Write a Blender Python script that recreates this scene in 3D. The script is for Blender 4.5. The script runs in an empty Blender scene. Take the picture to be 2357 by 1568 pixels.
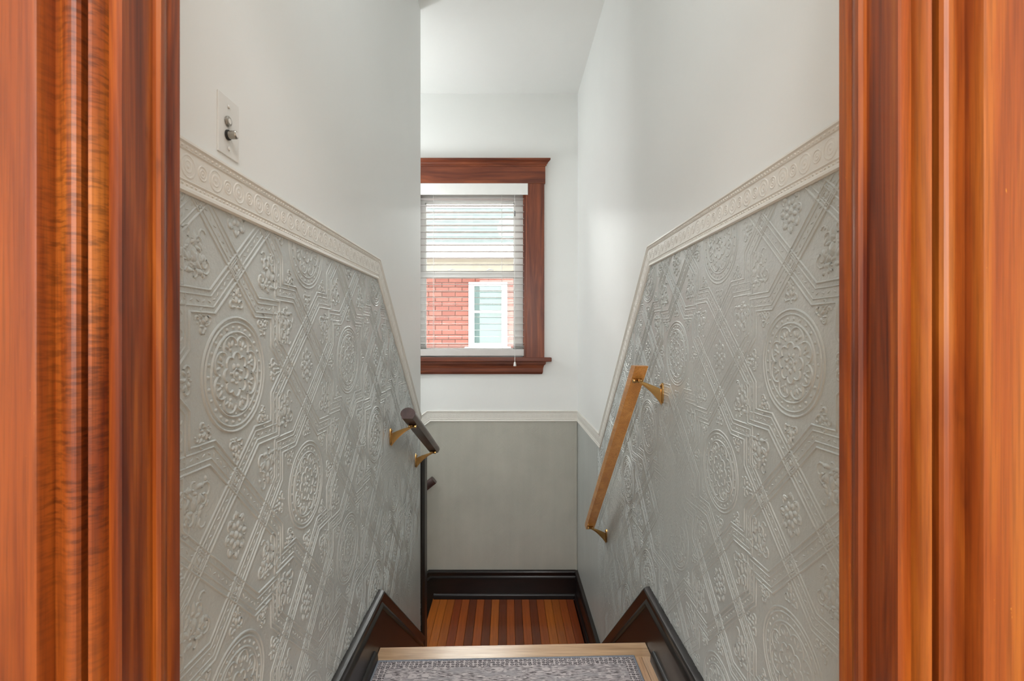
import bpy, bmesh, math, random
from mathutils import Vector

random.seed(7)
S = bpy.context.scene
C = S.collection

# ------------------------------------------------------------------ camera, sky, lights, exposure
F = 1150.0                       # focal length in pixels of the 2357 wide frame
EYE = 1.16                       # eye height above the upper landing (z = 0)
cam_d = bpy.data.cameras.new('camera')
cam = bpy.data.objects.new('camera', cam_d)
C.objects.link(cam)
cam.location = (0, 0, EYE)
cam.rotation_euler = (math.pi / 2, 0, 0)
cam_d.sensor_width = 36
cam_d.lens = F / 2357 * 36
cam_d.shift_x = 12.5 / 2357
cam_d.shift_y = -2 / 2357
cam_d.clip_start = 0.02
cam_d.dof.use_dof = True
cam_d.dof.focus_distance = 2.2
cam_d.dof.aperture_fstop = 15.0
S.camera = cam

w = bpy.data.worlds.new('overcast')
S.world = w
w.use_nodes = True
bg = w.node_tree.nodes['Background']
bg.inputs[0].default_value = (0.93, 0.97, 1.0, 1)
bg.inputs[1].default_value = 6.5


def area(name, loc, rot, size, power, color, size_y=None, portal=False, shape=None):
    l = bpy.data.lights.new(name, 'AREA')
    l.energy = power
    l.color = color
    l.size = size
    if size_y:
        l.shape = 'RECTANGLE'
        l.size_y = size_y
    if shape:
        l.shape = shape
    o = bpy.data.objects.new(name, l)
    C.objects.link(o)
    o.location = loc
    o.rotation_euler = rot
    if portal:
        l.cycles.is_portal = True
    return o


area('window_portal', (-0.285, 4.02, 1.69), (math.pi / 2, 0, math.pi), 0.86, 1, (1, 1, 1), 1.32, portal=True)


def point_fill(name, loc, radius, power, color):
    l = bpy.data.lights.new(name, 'POINT')
    l.energy = power
    l.color = color
    l.shadow_soft_size = radius
    o = bpy.data.objects.new(name, l)
    C.objects.link(o)
    o.location = loc
    return o


point_fill('stairwell_fill', (0.03, 0.95, 2.72), 0.16, 8.8, (0.92, 0.97, 1.0))  # added fill above the frame, no fixture here; evens out walls and ceiling
point_fill('lower_flight_fill', (-1.35, 3.40, 1.9), 0.16, 31, (0.96, 0.985, 1.0))  # added fill hidden behind the left wall, brightens the right wall near the corner
sun_d = bpy.data.lights.new('hazy_sun', 'SUN')
sun_d.energy = 27
sun_d.angle = math.radians(60)
sun_d.color = (1.0, 0.985, 0.96)
sun = bpy.data.objects.new('hazy_sun', sun_d)
C.objects.link(sun)
sun.rotation_euler = Vector((0.40, -1.0, -0.46)).to_track_quat('-Z', 'Y').to_euler()
area('hall_top_fill', (0.1, -1.0, 2.95), (0, 0, 0), 1.3, 66, (0.98, 0.985, 1.0), shape='DISK')  # unseen fill added overhead in the hall to light the casing
area('hall_rear_fill', (-0.35, -2.7, 1.95), (math.pi / 2, 0, 0), 2.2, 95, (0.985, 0.99, 1.0), 1.9)  # added fill panel behind the camera, no window there; lifts the back wall

S.view_settings.view_transform = 'Standard'
S.view_settings.look = 'None'
S.view_settings.gamma = 1
S.view_settings.use_curve_mapping = False
S.view_settings.exposure = 0.14
S.cycles.use_denoising = True
S.cycles.max_bounces = 14
S.cycles.diffuse_bounces = 7
S.cycles.transparent_max_bounces = 24
S.cycles.caustics_reflective = False
S.cycles.sample_clamp_indirect = 6

# ------------------------------------------------------------------ the measured place
XR, XL = 0.55, -0.495            # right / left stair wall planes
YB = 3.857                       # back wall
YD = 0.604                       # stair side of the door wall
YW = 0.52                        # hall side of the door wall
YL = 2.875                       # end of the left wall
ZF = -0.83                       # lower landing
ZC = 3.06                        # ceiling


# ------------------------------------------------------------------ materials
def new_mat(name):
    m = bpy.data.materials.new(name)
    m.use_nodes = True
    nt = m.node_tree
    return m, nt, nt.nodes['Principled BSDF']


def nd(nt, kind, **kw):
    n = nt.nodes.new(kind)
    for k, v in kw.items():
        if k.startswith('_'):
            n.inputs[k[1:]].default_value = v
        else:
            setattr(n, k, v)
    return n


def coords(nt, scale=(1, 1, 1), rot=(0, 0, 0), kind='Object'):
    tc = nd(nt, 'ShaderNodeTexCoord')
    mp = nd(nt, 'ShaderNodeMapping')
    mp.inputs['Scale'].default_value = scale
    mp.inputs['Rotation'].default_value = rot
    nt.links.new(tc.outputs[kind], mp.inputs['Vector'])
    return mp.outputs['Vector']


def ramp(nt, fac, stops):
    r = nd(nt, 'ShaderNodeValToRGB')
    e = r.color_ramp.elements
    while len(e) < len(stops):
        e.new(0.5)
    for i, (p, c) in enumerate(stops):
        e[i].position = p
        e[i].color = (c[0], c[1], c[2], 1)
    nt.links.new(fac, r.inputs['Fac'])
    return r.outputs['Color']


def mix(nt, fac, a, b, mode='MIX'):
    n = nd(nt, 'ShaderNodeMix', data_type='RGBA', blend_type=mode)
    for sock, v in ((0, fac), (6, a), (7, b)):
        if hasattr(v, 'is_output'):
            nt.links.new(v, n.inputs[sock])
        else:
            n.inputs[sock].default_value = v if sock == 0 else (v[0], v[1], v[2], 1)
    return n.outputs[2]


def noise(nt, vec, scale, detail=3, rough=0.55, dist=0.0):
    n = nd(nt, 'ShaderNodeTexNoise')
    n.inputs['Scale'].default_value = scale
    n.inputs['Detail'].default_value = detail
    n.inputs['Roughness'].default_value = rough
    n.inputs['Distortion'].default_value = dist
    nt.links.new(vec, n.inputs['Vector'])
    return n.outputs['Fac']


def bump(nt, bsdf, h, strength, dist=0.002):
    b = nd(nt, 'ShaderNodeBump')
    b.inputs['Strength'].default_value = strength
    b.inputs['Distance'].default_value = dist
    nt.links.new(h, b.inputs['Height'])
    nt.links.new(b.outputs['Normal'], bsdf.inputs['Normal'])
    return b


def paint(name, col, rough=0.6, mottle=0.03, bscale=60, bstr=0.12, spec=0.5):
    m, nt, b = new_mat(name)
    v = coords(nt)
    n = noise(nt, v, 2.2, 4)
    lo = [c * (1 - mottle) for c in col]
    hi = [min(1, c * (1 + mottle)) for c in col]
    nt.links.new(ramp(nt, n, [(0.3, lo), (0.7, hi)]), b.inputs['Base Color'])
    b.inputs['Roughness'].default_value = rough
    b.inputs['Specular IOR Level'].default_value = spec
    bump(nt, b, noise(nt, v, bscale, 3), bstr, 0.003)
    return m


def wood(name, dark, mid, light, axis='z', rough=0.3, coat=0.3, rings=5.0, chatter=0.0, wear=0.0, objcol=False, stretch=14.0, crough=0.15):
    """Finished wood: grain stretched along one axis, fine pores, clear coat."""
    m, nt, b = new_mat(name)
    k = {'x': 0, 'y': 1, 'z': 2}[axis]
    sc = [stretch] * 3
    sc[k] = 1.0
    v = coords(nt, sc)
    big = noise(nt, v, rings * 0.35, 3, 0.6, 0.8)
    sc2 = [110] * 3
    sc2[k] = 2.2
    pores = noise(nt, coords(nt, sc2), 3.0, 4, 0.65)
    c = ramp(nt, big, [(0.28, dark), (0.5, mid), (0.72, light)])
    p = ramp(nt, pores, [(0.35, [0.55] * 3), (0.55, [1.0] * 3)])
    c = mix(nt, 0.6, c, p, 'MULTIPLY')
    h = pores
    if chatter:
        sc3 = [45] * 3
        sc3[k] = 230
        ch = noise(nt, coords(nt, sc3, (0.12, 0.25, 0)), 1.0, 3, 0.6)
        where = noise(nt, coords(nt, (3, 3, 1.2)), 1.6, 2)
        wm = ramp(nt, where, [(0.40, [0] * 3), (0.60, [1] * 3)])
        # the planer marks sit on the moulded strip of the left casing only
        sx = nd(nt, 'ShaderNodeSeparateXYZ')
        nt.links.new(coords(nt), sx.inputs[0])
        mr = nd(nt, 'ShaderNodeMapRange')
        mr.inputs[1].default_value = -0.463
        mr.inputs[2].default_value = -0.457
        nt.links.new(sx.outputs[0], mr.inputs[0])
        m2 = nd(nt, 'ShaderNodeMapRange')
        m2.inputs[1].default_value = -0.30
        m2.inputs[2].default_value = -0.35
        nt.links.new(sx.outputs[0], m2.inputs[0])
        wm = mix(nt, 1.0, wm, mr.outputs[0], 'MULTIPLY')
        wm = mix(nt, 1.0, wm, m2.outputs[0], 'MULTIPLY')
        cc = ramp(nt, ch, [(0.38, [0.42] * 3), (0.55, [1.1] * 3)])
        f = mix(nt, wm, [1, 1, 1], cc)
        c = mix(nt, chatter, c, f, 'MULTIPLY')
    if wear:
        sp = noise(nt, coords(nt, (60, 60, 22)), 1.0, 5, 0.7)
        sm = ramp(nt, sp, [(0.70, [0] * 3), (0.76, [wear] * 3)])
        c = mix(nt, sm, c, [min(1, light[0] * 1.6), light[1] * 2.2, light[2] * 2.6])
        dn = noise(nt, coords(nt, (18, 18, 7)), 1.0, 3, 0.6)
        dm = ramp(nt, dn, [(0.24, [0.45] * 3), (0.34, [1.0] * 3)])
        c = mix(nt, 0.8, c, dm, 'MULTIPLY')
    if objcol:
        oi = nd(nt, 'ShaderNodeObjectInfo')
        c = mix(nt, 1.0, c, oi.outputs['Color'], 'MULTIPLY')
    nt.links.new(c, b.inputs['Base Color'])
    b.inputs['Roughness'].default_value = rough
    b.inputs['Coat Weight'].default_value = coat
    b.inputs['Specular IOR Level'].default_value = 0.38
    b.inputs['Coat Roughness'].default_value = crough
    bump(nt, b, h, 0.12, 0.001)
    return m


def metal(name, col, rough):
    m, nt, b = new_mat(name)
    b.inputs['Metallic'].default_value = 1
    v = coords(nt)
    nt.links.new(ramp(nt, noise(nt, v, 25, 3), [(0.3, [c * 0.8 for c in col]), (0.7, col)]), b.inputs['Base Color'])
    b.inputs['Roughness'].default_value = rough
    return m


def plain(name, col, rough=0.5, var=0.04, scale=12, **kw):
    m, nt, b = new_mat(name)
    v = coords(nt)
    nt.links.new(ramp(nt, noise(nt, v, scale, 3), [(0.3, [c * (1 - var) for c in col]), (0.7, [min(1, c * (1 + var)) for c in col])]), b.inputs['Base Color'])
    b.inputs['Roughness'].default_value = rough
    for k, val in kw.items():
        b.inputs[k.replace('_', ' ')].default_value = val
    return m


M = {}
M['white'] = paint('white_wall_paint', (0.77, 0.78, 0.765), 0.55, 0.012, 45, 0.08)
M['ceiling'] = paint('white_ceiling_paint', (0.79, 0.80, 0.785), 0.75, 0.015, 30, 0.1)
M['hall'] = paint('hall_paint', (0.72, 0.68, 0.62), 0.7)
M['hall_front'] = paint('darkened_hall_paint', (0.30, 0.31, 0.27), 0.7)  # hall colour darkened to offset overexposure on the doorway wall
M['cream'] = paint('cream_frieze_paint', (0.70, 0.68, 0.63), 0.42, 0.03, 90, 0.15)


def wallpaper(name, col, rough, diag=False):
    m, nt, b = new_mat(name)
    v = coords(nt)
    n1 = noise(nt, v, 3.0, 4, 0.6)
    sc = coords(nt, (14, 14, 1.2))
    n2 = noise(nt, sc, 1.0, 3)
    c = ramp(nt, n1, [(0.3, [x * 0.93 for x in col]), (0.7, [x * 1.05 for x in col])])
    c2 = ramp(nt, n2, [(0.3, [0.93] * 3), (0.7, [1.04] * 3)])
    nt.links.new(mix(nt, 0.7, c, c2, 'MULTIPLY'), b.inputs['Base Color'])
    b.inputs['Roughness'].default_value = rough
    b.inputs['Coat Weight'].default_value = 0.15
    b.inputs['Coat Roughness'].default_value = 0.25
    if diag:
        # blocks of diagonal embossed lines running two ways
        t = math.pi / 4
        wv = []
        for a in (t, -t):
            ww = nd(nt, 'ShaderNodeTexWave', wave_type='BANDS', bands_direction='X')
            ww.inputs['Scale'].default_value = 40
            ww.inputs['Distortion'].default_value = 1.2
            nt.links.new(coords(nt, (1, 1, 1), (0, a, 0)), ww.inputs['Vector'])
            wv.append(ww.outputs['Fac'])
        ck = nd(nt, 'ShaderNodeTexChecker')
        ck.inputs['Scale'].default_value = 9
        nt.links.new(coords(nt, (1, 0.0001, 1), (0, t, 0)), ck.inputs['Vector'])
        hh = mix(nt, ck.outputs['Fac'], wv[0], wv[1])
        patch = ramp(nt, noise(nt, v, 11, 3, 0.6), [(0.44, [0] * 3), (0.62, [1] * 3)])
        hh = mix(nt, patch, [0.5] * 3, hh)
        hh = mix(nt, 0.5, hh, noise(nt, v, 130, 3))
        bump(nt, b, hh, 0.5, 0.003)
    else:
        bump(nt, b, noise(nt, v, 120, 4, 0.65), 0.5, 0.003)
    return m


M['paper'] = wallpaper('grey_green_embossed_paper', (0.475, 0.50, 0.485), 0.36)
M['paper_back'] = wallpaper('grey_basketweave_paper', (0.44, 0.43, 0.375), 0.45, True)
M['blackwood'] = wood('black_brown_varnish', (0.004, 0.003, 0.0025), (0.007, 0.004, 0.0035), (0.014, 0.006, 0.005), 'y', 0.38, 0.12, chatter=0)
M['blackwood_x'] = wood('black_brown_varnish_across', (0.004, 0.003, 0.0025), (0.007, 0.004, 0.0035), (0.014, 0.006, 0.005), 'x', 0.38, 0.12)
M['blackwood_z'] = wood('black_brown_varnish_upright', (0.006, 0.004, 0.003), (0.012, 0.008, 0.006), (0.022, 0.014, 0.01), 'z', 0.38, 0.12)
M['casing'] = wood('orange_fir_casing', (0.11, 0.015, 0.002), (0.23, 0.050, 0.005), (0.35, 0.110, 0.012), 'z', 0.42, 0.12, 4, chatter=0.75, wear=0.9, crough=0.2)
M['jamb'] = wood('red_fir_jamb', (0.075, 0.010, 0.002), (0.21, 0.042, 0.005), (0.36, 0.095, 0.010), 'z', 0.36, 0.2, 5, wear=0.7, crough=0.18, stretch=22)
M['winwood'] = wood('dark_cherry_window_wood', (0.085, 0.019, 0.009), (0.175, 0.042, 0.017), (0.29, 0.078, 0.028), 'x', 0.42, 0.08, 4)
M['winwood_z'] = wood('dark_cherry_window_wood_upright', (0.085, 0.019, 0.009), (0.175, 0.042, 0.017), (0.29, 0.078, 0.028), 'z', 0.42, 0.08, 4)
M['oak'] = wood('honey_oak', (0.52, 0.21, 0.045), (0.66, 0.29, 0.068), (0.78, 0.38, 0.105), 'y', 0.33, 0.35, 4)
M['darkrail'] = wood('dark_walnut_rail', (0.035, 0.016, 0.013), (0.06, 0.028, 0.023), (0.095, 0.047, 0.04), 'y', 0.36, 0.3, 4)
M['floor'] = wood('orange_pine_boards', (0.75, 0.70, 0.6), (0.95, 0.93, 0.9), (1.0, 1.0, 1.0), 'y', 0.3, 0.35, 6, objcol=True, stretch=26)
M['maple'] = wood('pale_maple_boards', (0.42, 0.25, 0.13), (0.58, 0.37, 0.21), (0.68, 0.46, 0.28), 'y', 0.3, 0.35, 4, objcol=True)
M['maple_x'] = wood('pale_maple_nosing', (0.38, 0.22, 0.11), (0.58, 0.37, 0.21), (0.70, 0.48, 0.30), 'x', 0.36, 0.5, 4, crough=0.27)
M['brass'] = metal('polished_brass', (0.56, 0.33, 0.12), 0.27)
M['steel'] = metal('worn_nickel', (0.42, 0.39, 0.34), 0.3)
M['hole'] = plain('dark_hole', (0.02, 0.018, 0.015), 0.8)
M['plate'] = plain('painted_switch_plate', (0.71, 0.71, 0.685), 0.5)
M['vinyl'] = plain('white_vinyl_sash', (0.78, 0.78, 0.76), 0.4, 0.02)
M['slat'] = plain('white_blind_slat', (0.66, 0.64, 0.62), 0.45, 0.02)
_nt = M['slat'].node_tree
_b = _nt.nodes['Principled BSDF']
_tl = nd(_nt, 'ShaderNodeBsdfTranslucent')
_tl.inputs[0].default_value = (0.85, 0.84, 0.82, 1)
_mx = nd(_nt, 'ShaderNodeMixShader')
_mx.inputs[0].default_value = 0.15
_nt.links.new(_b.outputs[0], _mx.inputs[1])
_nt.links.new(_tl.outputs[0], _mx.inputs[2])
_nt.links.new(_mx.outputs[0], _nt.nodes['Material Output'].inputs['Surface'])
M['cord'] = plain('white_cord', (0.72, 0.71, 0.69), 0.8, 0.05, 200)
M['clip'] = plain('grey_cord_clip', (0.22, 0.22, 0.22), 0.5)
M['trimwhite'] = plain('white_outdoor_trim', (0.80, 0.80, 0.80), 0.5, 0.02)
M['beige'] = plain('beige_soffit', (0.34, 0.30, 0.24), 0.6)
M['mortar'] = plain('mortar', (0.22, 0.14, 0.11), 0.9, 0.1, 30)
M['shingle'] = plain('grey_green_shingle', (0.088, 0.104, 0.098), 0.85, 0.18, 9)
M['greenpane'] = plain('green_grey_pane', (0.07, 0.108, 0.10), 0.2, 0.05)
M['concrete'] = plain('side_yard_concrete', (0.42, 0.41, 0.39), 0.9, 0.1, 4)
M['binding'] = plain('blue_grey_binding', (0.19, 0.205, 0.235), 0.9, 0.25, 320)


def brick_mat():
    m, nt, b = new_mat('red_brick')
    oi = nd(nt, 'ShaderNodeObjectInfo')
    c = ramp(nt, oi.outputs['Random'], [(0.0, (0.18, 0.056, 0.040)), (0.5, (0.21, 0.068, 0.048)), (1.0, (0.25, 0.093, 0.068))])
    n = noise(nt, coords(nt), 40, 4)
    c = mix(nt, 0.5, c, ramp(nt, n, [(0.3, [0.75] * 3), (0.7, [1.1] * 3)]), 'MULTIPLY')
    nt.links.new(c, b.inputs['Base Color'])
    b.inputs['Roughness'].default_value = 0.85
    bump(nt, b, n, 0.3, 0.004)
    return m


M['brick'] = brick_mat()


def far_brick_mat():
    m, nt, b = new_mat('far_brick_courses')
    bt = nd(nt, 'ShaderNodeTexBrick')
    bt.inputs['Color1'].default_value = (0.18, 0.058, 0.042, 1)
    bt.inputs['Color2'].default_value = (0.23, 0.08, 0.06, 1)
    bt.inputs['Mortar'].default_value = (0.22, 0.14, 0.11, 1)
    bt.inputs['Scale'].default_value = 1
    bt.inputs['Brick Width'].default_value = 0.215
    bt.inputs['Row Height'].default_value = 0.075
    bt.inputs['Mortar Size'].default_value = 0.008
    nt.links.new(coords(nt, (1, 1, 1), (-math.pi / 2, 0, 0)), bt.inputs['Vector'])
    nt.links.new(bt.outputs['Color'], b.inputs['Base Color'])
    b.inputs['Roughness'].default_value = 0.9
    return m


M['farbrick'] = far_brick_mat()


def glass_mat():
    m, nt, b = new_mat('window_glass')
    out = nt.nodes['Material Output']
    nt.nodes.remove(b)
    tr = nd(nt, 'ShaderNodeBsdfTransparent')
    tr.inputs[0].default_value = (0.95, 0.97, 0.96, 1)
    gl = nd(nt, 'ShaderNodeBsdfGlossy')
    gl.inputs['Roughness'].default_value = 0.02
    fr = nd(nt, 'ShaderNodeFresnel')
    fr.inputs[0].default_value = 1.45
    mx = nd(nt, 'ShaderNodeMixShader')
    nt.links.new(fr.outputs[0], mx.inputs[0])
    nt.links.new(tr.outputs[0], mx.inputs[1])
    nt.links.new(gl.outputs[0], mx.inputs[2])
    nt.links.new(mx.outputs[0], out.inputs['Surface'])
    return m


M['glass'] = glass_mat()


def rug_mat(border):
    """Flat-printed faded rug: pale ground, charcoal dashes along x, pale florets."""
    m, nt, b = new_mat('printed_rug_border' if border else 'printed_rug_field')
    pale, dark, grey = (0.52, 0.47, 0.47), (0.065, 0.055, 0.06), (0.30, 0.29, 0.30)
    dn = noise(nt, coords(nt, (38, 300, 1)), 1.0, 3, 0.6)
    patch = noise(nt, coords(nt, (10, 22, 1)), 1.0, 2)
    if border:
        vo = nd(nt, 'ShaderNodeTexVoronoi', feature='F1')
        vo.inputs['Scale'].default_value = 1
        vo.inputs['Randomness'].default_value = 0.25
        nt.links.new(coords(nt, (62, 95, 1)), vo.inputs['Vector'])
        c = ramp(nt, vo.outputs['Distance'], [(0.16, grey), (0.24, dark), (0.42, dark), (0.52, pale)])
        c = mix(nt, ramp(nt, dn, [(0.45, [0] * 3), (0.6, [0.5] * 3)]), c, pale)
    else:
        c0 = ramp(nt, dn, [(0.43, dark), (0.55, pale)])
        pm = ramp(nt, patch, [(0.48, [0] * 3), (0.66, [0.8] * 3)])
        c = mix(nt, pm, c0, grey)
        c = mix(nt, 0.12, c, pale)
        for sc, rnd, r0, r1 in (((24, 30, 1), 0.55, 0.30, 0.38), ((58, 70, 1), 0.8, 0.30, 0.40)):
            vo = nd(nt, 'ShaderNodeTexVoronoi', feature='F1')
            vo.inputs['Scale'].default_value = 1
            vo.inputs['Randomness'].default_value = rnd
            nt.links.new(coords(nt, sc), vo.inputs['Vector'])
            fm = ramp(nt, vo.outputs['Distance'], [(0.08, [0.2] * 3), (0.13, [0.9] * 3), (r0, [0.9] * 3), (r1, [0] * 3)])
            sel = ramp(nt, vo.outputs['Color'], [(0.55, [0] * 3), (0.57, [1] * 3)])
            c = mix(nt, mix(nt, 1.0, fm, sel, 'MULTIPLY'), c, pale)
    nt.links.new(c, b.inputs['Base Color'])
    b.inputs['Roughness'].default_value = 0.95
    b.inputs['Specular IOR Level'].default_value = 0.1
    bump(nt, b, noise(nt, coords(nt, (1, 1, 1)), 900, 2), 0.3, 0.002)
    return m


M['rug_field'] = rug_mat(False)
M['rug_border'] = rug_mat(True)


# ------------------------------------------------------------------ helpers
def world_loc(o):
    v = Vector((0, 0, 0))
    while o is not None:
        v += o.location
        o = o.parent
    return v


def link(name, me, parent=None, kind=None):
    o = bpy.data.objects.new(name, me)
    C.objects.link(o)
    if parent is not None:
        o.parent = parent
    if kind:
        o['kind'] = kind
    return o


def mk(name, verts, faces, mat, parent=None, kind=None, smooth=False, fix=True, angle=None):
    """One mesh object from world coordinates, seated under its parent."""
    off = world_loc(parent) if parent is not None else Vector((0, 0, 0))
    me = bpy.data.meshes.new(name)
    me.from_pydata([tuple(Vector(v) - off) for v in verts], [], faces)
    if fix:
        bm = bmesh.new()
        bm.from_mesh(me)
        bmesh.ops.recalc_face_normals(bm, faces=bm.faces)
        bm.to_mesh(me)
        bm.free()
    me.materials.append(mat)
    if smooth:
        me.polygons.foreach_set('use_smooth', [True] * len(me.polygons))
        if angle:
            me.set_sharp_from_angle(angle=math.radians(angle))
    me.update()
    return link(name, me, parent, kind)


def empty(name, loc, label=None, cat=None, kind=None, group=None):
    o = bpy.data.objects.new(name, None)
    C.objects.link(o)
    o.location = loc
    o.empty_display_size = 0.1
    tag(o, label, cat, kind, group)
    return o


def tag(o, label=None, cat=None, kind=None, group=None):
    for k, v in (('label', label), ('category', cat), ('kind', kind), ('group', group)):
        if v:
            o[k] = v
    return o


class MB:
    """Collects simple solids into one mesh."""

    def __init__(self):
        self.v, self.f = [], []

    def add(self, vs, fs):
        n = len(self.v)
        self.v += vs
        self.f += [tuple(i + n for i in f) for f in fs]
        return self

    def box(self, x0, x1, y0, y1, z0, z1, bev=0.0):
        if not bev:
            vs = [(x, y, z) for x in (x0, x1) for y in (y0, y1) for z in (z0, z1)]
            fs = [(0, 1, 3, 2), (4, 6, 7, 5), (0, 4, 5, 1), (2, 3, 7, 6), (0, 2, 6, 4), (1, 5, 7, 3)]
            return self.add(vs, fs)
        bm = bmesh.new()
        bmesh.ops.create_cube(bm, size=1)
        for v in bm.verts:
            v.co = Vector(((x0 + x1) / 2 + v.co.x * (x1 - x0), (y0 + y1) / 2 + v.co.y * (y1 - y0), (z0 + z1) / 2 + v.co.z * (z1 - z0)))
        bmesh.ops.bevel(bm, geom=bm.edges[:], offset=bev, segments=2, affect='EDGES', profile=0.6)
        bm.verts.index_update()
        vs = [tuple(v.co) for v in bm.verts]
        fs = [tuple(v.index for v in f.verts) for f in bm.faces]
        bm.free()
        return self.add(vs, fs)

    def prism(self, pts, fn, a, b):
        """Polygon pts (p, q) swept from a to b, fn(p, q, t) -> xyz."""
        n = len(pts)
        vs = [fn(p, q, a) for p, q in pts] + [fn(p, q, b) for p, q in pts]
        fs = [(i, (i + 1) % n, n + (i + 1) % n, n + i) for i in range(n)]
        fs += [tuple(range(n))[::-1], tuple(range(n, 2 * n))]
        return self.add(vs, fs)

    def tube(self, path, radii, seg=10, cap=True):
        path = [Vector(p) for p in path]
        if not isinstance(radii, (list, tuple)):
            radii = [radii] * len(path)
        vs, fs = [], []
        prev = None
        for i, p in enumerate(path):
            t = (path[min(i + 1, len(path) - 1)] - path[max(i - 1, 0)]).normalized()
            if prev is None:
                a = t.orthogonal().normalized()
            else:
                a = (prev - t * prev.dot(t)).normalized()
            prev = a
            bb = t.cross(a)
            for k in range(seg):
                an = 2 * math.pi * k / seg
                vs.append(tuple(p + (a * math.cos(an) + bb * math.sin(an)) * radii[i]))
        for i in range(len(path) - 1):
            for k in range(seg):
                fs.append((i * seg + k, i * seg + (k + 1) % seg, (i + 1) * seg + (k + 1) % seg, (i + 1) * seg + k))
        if cap:
            fs.append(tuple(range(seg))[::-1])
            n = (len(path) - 1) * seg
            fs.append(tuple(range(n, n + seg)))
        return self.add(vs, fs)

    def build(self, name, mat, parent=None, kind=None, smooth=False, angle=35):
        return mk(name, self.v, self.f, mat, parent, kind, smooth, True, angle if smooth else None)


def box(name, x0, x1, y0, y1, z0, z1, mat, parent=None, kind=None, bev=0.0):
    return MB().box(x0, x1, y0, y1, z0, z1, bev).build(name, mat, parent, kind)


# wall planes: (u along, v = world z, n out of the wall) -> world
def on_right(u, v, n):
    return (XR - n, u, v)


def on_left(u, v, n):
    return (XL + n, u, v)


def on_back(u, v, n):
    return (u, YB - n, v)


def offset_path(path, d):
    """Mitred parallel of an open polyline, d > 0 to its right-hand (lower) side."""
    out = []
    for i, p in enumerate(path):
        p = Vector(p)
        ns = []
        if i > 0:
            t = (p - Vector(path[i - 1])).normalized()
            ns.append(Vector((t.y, -t.x)))
        if i < len(path) - 1:
            t = (Vector(path[i + 1]) - p).normalized()
            ns.append(Vector((t.y, -t.x)))
        if len(ns) == 2:
            m = (ns[0] + ns[1]).normalized()
            m = m / max(0.3, m.dot(ns[0]))
        else:
            m = ns[0]
        out.append(tuple(p + m * d))
    return out


def sweep(path, profile, fn):
    """Closed profile [(t, n)] carried along a path on a wall."""
    m = len(profile)
    rows = [offset_path(path, t) for t, n in profile]
    vs, fs = [], []
    for i in range(len(path)):
        for k in range(m):
            vs.append(fn(rows[k][i][0], rows[k][i][1], profile[k][1]))
    for i in range(len(path) - 1):
        for k in range(m):
            fs.append((i * m + k, i * m + (k + 1) % m, (i + 1) * m + (k + 1) % m, (i + 1) * m + k))
    fs.append(tuple(range(m))[::-1])
    n = (len(path) - 1) * m
    fs.append(tuple(range(n, n + m)))
    return vs, fs


def inside(p, poly):
    x, y = p
    r = False
    j = len(poly) - 1
    for i in range(len(poly)):
        xi, yi = poly[i]
        xj, yj = poly[j]
        if (yi > y) != (yj > y) and x < (xj - xi) * (y - yi) / (yj - yi) + xi:
            r = not r
        j = i
    return r


# ------------------------------------------------------------------ room shell
wall_right = box('wall_right', XR, XR + 0.12, YD, YB + 0.2, -2.2, ZC, M['white'])
tag(wall_right, 'white wall on the right over grey embossed paper', 'wall', 'structure')
wall_left = box('wall_left', XL - 0.11, XL, YD, YL, -1.2, ZC, M['white'])
tag(wall_left, 'white wall on the left, ending before the window', 'wall', 'structure')
wall_inner = box('wall_inner', -2.3, XL - 0.11, YL - 0.11, YL, -2.2, ZC, M['white'])
tag(wall_inner, 'white wall along the lower flight behind the left wall', 'wall', 'structure')
wall_far_left = box('wall_far_left', -2.4, -2.3, YL - 0.11, YB + 0.2, -2.2, ZC, M['white'])
tag(wall_far_left, 'white wall closing the lower flight', 'wall', 'structure')

WX0, WX1, WZ0, WZ1 = -0.724, 0.154, 1.022, 2.358      # window opening
mb = MB()
mb.box(-2.3, WX0, YB, YB + 0.2, -2.2, ZC)
mb.box(WX1, XR, YB, YB + 0.2, -2.2, ZC)
mb.box(WX0, WX1, YB, YB + 0.2, -2.2, WZ0)
mb.box(WX0, WX1, YB, YB + 0.2, WZ1, ZC)
wall_back = tag(mb.build('wall_back', M['white']), 'white back wall around the window', 'wall', 'structure')

# the wall that holds the doorway: two piers and the part over the opening
mb = MB()
mb.box(-2.2, -0.405, YW, YD, -0.05, ZC)
mb.box(0.412, 2.2, YW, YD, -0.05, ZC)
mb.box(-0.405, 0.412, YW, YD, 2.12, ZC)
tag(mb.build('wall_front', M['hall_front']), 'hall wall pierced by the wooden doorway', 'wall', 'structure')

box('ceiling', -2.4, 2.3, -3.2, YB + 0.2, ZC, ZC + 0.1, M['ceiling'], kind='structure')
tag(bpy.data.objects['ceiling'], 'white ceiling over the stair', 'ceiling')
# hall behind the camera
tag(box('wall_hall_left', -2.3, -2.2, -3.2, YD, -0.05, ZC, M['hall']), 'hall wall left of the viewer', 'wall', 'structure')
tag(box('wall_hall_right', 2.2, 2.3, -3.2, YD, -0.05, ZC, M['hall']), 'hall wall right of the viewer', 'wall', 'structure')
tag(box('wall_hall_back', -2.2, 2.2, -3.2, -3.1, -0.05, ZC, M['hall']), 'hall wall behind the viewer', 'wall', 'structure')

# ------------------------------------------------------------------ floors and steps
floor_upper = box('floor_upper', -2.2, 2.2, -3.1, 1.80, -0.25, -0.021, M['maple'], kind='structure')
tag(floor_upper, 'pale maple landing floor at the top of the stair', 'floor')


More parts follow.
